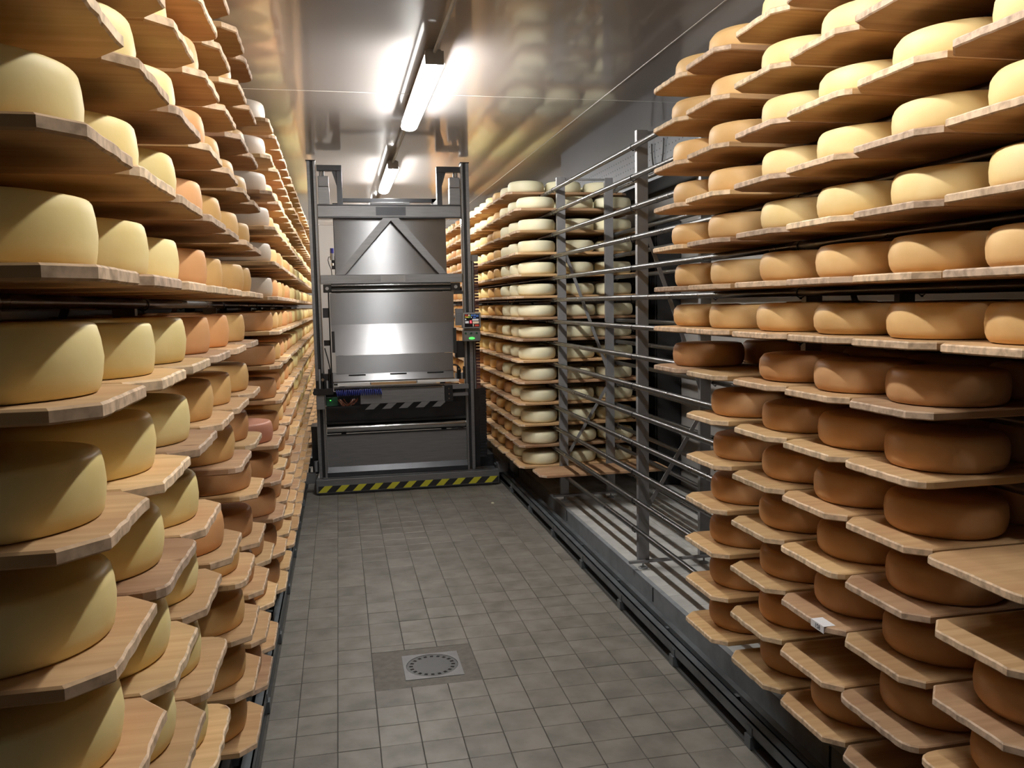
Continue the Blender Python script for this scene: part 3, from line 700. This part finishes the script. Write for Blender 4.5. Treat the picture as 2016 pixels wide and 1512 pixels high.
# folded front sheet
def sheet(name, pts, x0, x1, mt='steel_sheet', parent=None, x0b=None, x1b=None):
    # pts (y,z) downwards; optional taper to x0b..x1b
    m = MB(); v = []; n = len(pts)
    for k, (y, z) in enumerate(pts):
        f_ = k / (n - 1); a = x0 + ((x0b if x0b is not None else x0) - x0) * f_; b_ = x1 + ((x1b if x1b is not None else x1) - x1) * f_
        v += [(a - ox, y - oy, z), (b_ - ox, y - oy, z), (b_ - ox, y - oy + .004, z), (a - ox, y - oy + .004, z)]
    f = []
    for k in range(n - 1):
        a = 4 * k; b_ = a + 4
        f += [(a, b_, b_ + 1, a + 1), (a + 1, b_ + 1, b_ + 2, a + 2), (a + 2, b_ + 2, b_ + 3, a + 3), (a + 3, b_ + 3, b_, a)]
    f += [(0, 1, 2, 3), (4 * n - 1, 4 * n - 2, 4 * n - 3, 4 * n - 4)]
    o = m.add(v, f).obj(name, mt, parent or RB); fixmesh(o.data); return o
sheet('back_sheet', [(7.955, 1.886), (7.955, 1.59)], -.077, 1.085)
sheet('sloped_sheet', [(7.95, 1.592), (7.83, 1.31)], -.077, 1.086, x0b=-.042, x1b=1.05)
sheet('lower_sheet', [(7.83, 1.308), (7.83, 1.140)], -.042, 1.048)
ap = sheet('apron', [(7.85, 1.150), (7.80, 1.070)], -.075, 1.05)
for x in (.07, .45, .80): rb('slot', 'steel_dark', x, x + .155, 7.826, 7.834, 1.118, 1.130, 0, None)
rb('lip', 'polished', -.075, 1.05, 7.78, 7.80, 1.060, 1.072)
rb('white_roller', 'white', -.035, .26, 7.775, 7.80, 1.028, 1.052); rb('white_roller', 'white', .70, 1.094, 7.775, 7.80, 1.034, 1.056)
rb('wooden_slat', 'pine', .27, .69, 7.78, 7.81, 1.030, 1.052, .001)
rb('carriage_rail', 'polished', -.07, 1.09, 7.76, 7.80, 1.006, 1.022); rb('carriage_rail', 'steel_dark', -.07, 1.18, 7.80, 7.86, .985, 1.004)
rb('table', 'steel', -.07, 1.08, 7.86, 8.7, 1.03, 1.05)
# trough with hazard-cut lower edge
poly = [(.165, .862)]
x = .205
for k in range(5):
    poly += [(x + .012, .862) if k else (.20, .862), (x - .03 + .03, .812) if k == 0 else (x - .035, .812), (x + .045, .812), (x + .095, .862)]; x += .152
poly = [(.165, 1.0), (.165, .866)]
for k in range(5):
    a = .185 + k * .1545
    poly += [(a + .085, .866), (a + .03, .812), (a + .105, .812), (a + .16, .866)] if k < 4 else [(a + .085, .866), (a + .03, .812), (a + .1, .812)]
poly += [(.944, .866), (.944, 1.0)]
# simple polygon pieces: body plus five slanted teeth
tg = rb('trough', 'steel', .165, .944, 7.70, 7.76, .864, 1.0, .002)
rb('rim', 'polished', .180, .920, 7.690, 7.70, .996, 1.006, 0, tg)
for k in range(5):
    a = .205 + k * .1545
    rpoly('tooth', 'steel', [(a, .812), (a + .078, .812), (a + .138, .864), (a + .06, .864)], 7.702, 7.706, tg)
rb('bracket', 'steel_dark', .946, 1.02, 7.69, 7.76, .856, 1.01)
for z in (.885, .93, .98): rcyl('bolt', 'polished', (.983, 7.682, z), (.983, 7.69, z), .008, 8)
rb('link_bar', 'steel', 1.02, 1.18, 7.75, 7.80, .965, 1.01); rb('link_bar', 'steel', 1.02, 1.18, 7.78, 7.82, .895, .925)
# left carriage
rb('carriage', 'steel_dark', -.25, -.075, 7.70, 7.80, .962, 1.020); rcyl('knob', 'black', (-.236, 7.69, .985), (-.236, 7.70, .985), .022)
for k in range(7):
    x = -.215 + .022 * k; rcyl('valve', ['blackgloss', 'lgrey', 'steel_dark'][k % 3], (x, 7.74, 1.02), (x, 7.74, 1.09 + .035 * ((k * 3) % 4)), .010, 8)
rb('valve_block', 'blackgloss', -.19, -.085, 7.76, 7.82, 1.02, 1.15); rcyl('valve', 'polished', (-.165, 7.73, 1.10), (-.165, 7.745, 1.10), .014)
rb('carriage_plate', 'steel', -.228, -.156, 7.72, 7.74, .828, .960)
rb('electronics_tray', 'steel_dark', -.15, .16, 7.76, 7.90, .83, .845, 0)
rb('circuit_board', 'pcb', -.14, -.04, 7.78, 7.80, .85, .93, 0); MB().lathe([(.007, 0), (.006, .006)], 10, -.105 - ox, 7.772 - oy, .90).obj('indicator', 'led_green', RB)
rw = random.Random(2)
for k in range(9):
    a = rw.uniform(-.05, .02); MB().tube([(a + .13 * u - ox, 7.77 + .01 * k % .05 - oy, .905 - .05 * math.sin(u * PI) * (1 + .25 * k / 4) + rw.uniform(-.006, .006)) for u in [q_ / 7 for q_ in range(8)]], .0035, 5).obj('wire', 'copper' if k < 7 else 'white', RB)
N_ = 24 * 10
MB().tube([(-.05 + .41 * u / N_ - ox, 7.665 + .026 * math.cos(u * 2 * PI / 10) - oy, .978 + .026 * math.sin(u * 2 * PI / 10)) for u in range(N_ + 1)], .0045, 6).obj('coiled_hose', 'blue', RB)
# left side details
rcyl('rod', 'steel_dark', (-.086, 7.9, 1.03), (-.086, 7.9, 1.90), .006, 8); rb('belt', 'black', -.072, -.045, 7.815, 7.83, 1.34, 1.535, 0); rb('belt', 'black', 1.053, 1.085, 7.82, 7.835, 1.30, 1.54, 0)
rb('junction_box', 'steel_dark', -.145, -.09, 7.93, 8.0, 1.66, 1.75); rb('junction_box', 'blackgloss', -.145, -.09, 7.93, 8.0, 1.40, 1.45)
MB().tube([(-.14 + .05 * math.sin(u * 1.3) - ox, 7.9 - oy, 1.38 - .26 * u) for u in [k / 8 for k in range(9)]], .006, 6).obj('hose', 'black', RB)
rb('junction_box', 'steel', 1.10, 1.17, 7.93, 8.0, 1.56, 1.72); rb('arm', 'steel_dark', 1.088, 1.175, 7.94, 7.98, 1.86, 1.89); rb('arm', 'blackgloss', 1.086, 1.175, 7.92, 7.99, 1.25, 1.41)
for k in range(5): rcyl('valve', ['lgrey', 'blackgloss', 'steel_dark'][k % 3], (1.075 + .02 * k, 7.86, 1.05), (1.075 + .02 * k, 7.86, 1.11 + .03 * ((k * 2) % 3)), .010, 8)
MB().tube([(1.06 + .06 * math.sin(a) - ox, 7.85 - oy, 1.12 + .07 * math.cos(a)) for a in [k * .35 - 1.2 for k in range(9)]], .008, 6).obj('hose', 'black', RB)
# lower part
rb('dark_sheet', 'steel_dark', -.152, 1.182, 7.985, 7.99, .655, .96, 0); rb('cross_strip', 'black', -.152, 1.182, 7.95, 7.985, .655, .675, 0)
rcyl('drum', 'polished', (-.150, 7.99, .606), (1.181, 7.99, .606), .046, 28)
rb('cross_strip', 'black', -.152, 1.182, 7.95, 7.985, .545, .556, 0)
sheet('kick_sheet', [(7.96, .545), (7.96, .245)], -.156, 1.181, 'steel'); sheet('kick_flange', [(7.956, .245), (7.925, .195), (7.93, .15)], -.160, 1.181, 'steel_dark')
# air regulator
rcyl('regulator', 'lgrey', (-.042, 8.45, 2.22), (-.042, 8.45, 2.285), .019, 12); rcyl('regulator_cap', 'blue_cap', (-.042, 8.45, 2.285), (-.042, 8.45, 2.335), .018, 12)
rcyl('regulator_bowl', 'white', (-.042, 8.45, 2.165), (-.042, 8.45, 2.19), .013, 12); rb('regulator_bracket', 'steel_dark', -.05, -.02, 8.46, 8.5, 2.13, 2.26)
MB().tube([(p[0] - ox, 8.45 - oy, p[1]) for p in ((-.05, 2.25), (-.075, 2.25), (-.083, 2.22), (-.072, 2.17), (-.055, 2.13), (-.05, 2.06))], .0045, 6).obj('hose', 'black', RB)
# cable chain right of the mast
rb('chain_box', 'steel', 1.262, 1.343, 8.02, 8.10, 2.175, 2.235); rb('chain_guide', 'steel', 1.262, 1.276, 8.02, 8.08, .93, 2.175); rb('chain_guide', 'steel', 1.281, 1.297, 8.02, 8.08, .93, 2.175)
ch = MB(); 
for k in range(41): z = .935 + k * .030; ch.box(1.303 - ox, 1.342 - ox, 8.03 - oy, 8.08 - oy, z, z + .022); ch.box(1.315 - ox, 1.330 - ox, 8.026 - oy, 8.084 - oy, z + .004, z + .016)
ch.box(1.302 - ox, 1.306 - ox, 8.04 - oy, 8.07 - oy, .935, 2.17); ch.obj('cable_chain', 'darkred', RB)
ch = MB()
for k in range(23): z = .25 + k * .030; ch.box(1.325 - ox, 1.395 - ox, 8.03 - oy, 8.10 - oy, z, z + .024)
ch.box(1.33 - ox, 1.39 - ox, 8.04 - oy, 8.09 - oy, .25, .94); ch.obj('cable_chain', 'blackgloss', RB)
rb('chain_plate', 'steel_dark', 1.27, 1.325, 8.03, 8.06, .15, .93)
# control panel
pb = rb('control_panel', 'lgrey', 1.142, 1.309, 7.74, 7.86, 1.535, 1.682, .004)
rb('screen', 'scr_dark', 1.154, 1.296, 7.737, 7.7405, 1.547, 1.668, 0, pb)
def key(c, x0, x1, z0, z1): rb('key', 'key_' + c, x0, x1, 7.7345, 7.737, z0, z1, 0, pb)
for c, x0, x1, z0, z1 in (('red', 1.160, 1.176, 1.652, 1.664), ('red', 1.179, 1.188, 1.650, 1.662), ('crm', 1.191, 1.203, 1.650, 1.664), ('grn', 1.206, 1.212, 1.642, 1.66), ('yel', 1.160, 1.172, 1.636, 1.647), ('yel', 1.175, 1.187, 1.633, 1.646), ('grn', 1.190, 1.203, 1.632, 1.645),
                          ('blu', 1.216, 1.236, 1.648, 1.664), ('blu', 1.239, 1.262, 1.648, 1.664), ('blu', 1.265, 1.288, 1.640, 1.660), ('wht', 1.214, 1.222, 1.632, 1.641), ('blu', 1.236, 1.262, 1.628, 1.641),
                          ('wht', 1.160, 1.170, 1.612, 1.627), ('wht', 1.228, 1.288, 1.606, 1.622), ('wht', 1.160, 1.193, 1.582, 1.603), ('crm', 1.232, 1.290, 1.578, 1.600), ('red', 1.250, 1.290, 1.553, 1.570), ('crm', 1.232, 1.240, 1.552, 1.574)): key(c, x0, x1, z0, z1)
rb('digit_window', 'scr_red', 1.200, 1.226, 7.7345, 7.737, 1.578, 1.612, 0, pb)
text('6', .036, 'led_red', pb, (1.213 - ox, 7.7335 - oy, 1.595), (PI / 2, 0, 0), 'digit')
rb('panel_shelf', 'polished', 1.150, 1.300, 7.74, 7.80, 1.520, 1.532)
sb = rb('switch_box', 'steel', 1.145, 1.307, 7.76, 7.86, 1.412, 1.518, .004)
for k in range(3): rcyl('push_button', 'pcb', (1.165 + k * .052, 7.748, 1.487), (1.165 + k * .052, 7.76, 1.487), .010, 10, sb)
gb = MB().prism([(.028 * math.cos(k * 2 * PI / 18) + 1.222 - ox, .011 * math.sin(k * 2 * PI / 18) + 1.440) for k in range(18)], 7.752 - oy, 7.760 - oy, 'y').obj('lit_button', 'led_green', sb)

# small white crumb of cheese on the tiles near the machine
cr = MB().lathe([(.012, 0), (.016, .004), (.010, .010), (.003, .012)], 7, 0, 0, 0).obj('cheese_crumb', 'ivory'); cr.location = (1.27, 7.1, .0005); tag(cr, 'small pale crumb on the tiles before the right end of the machine', 'crumb')
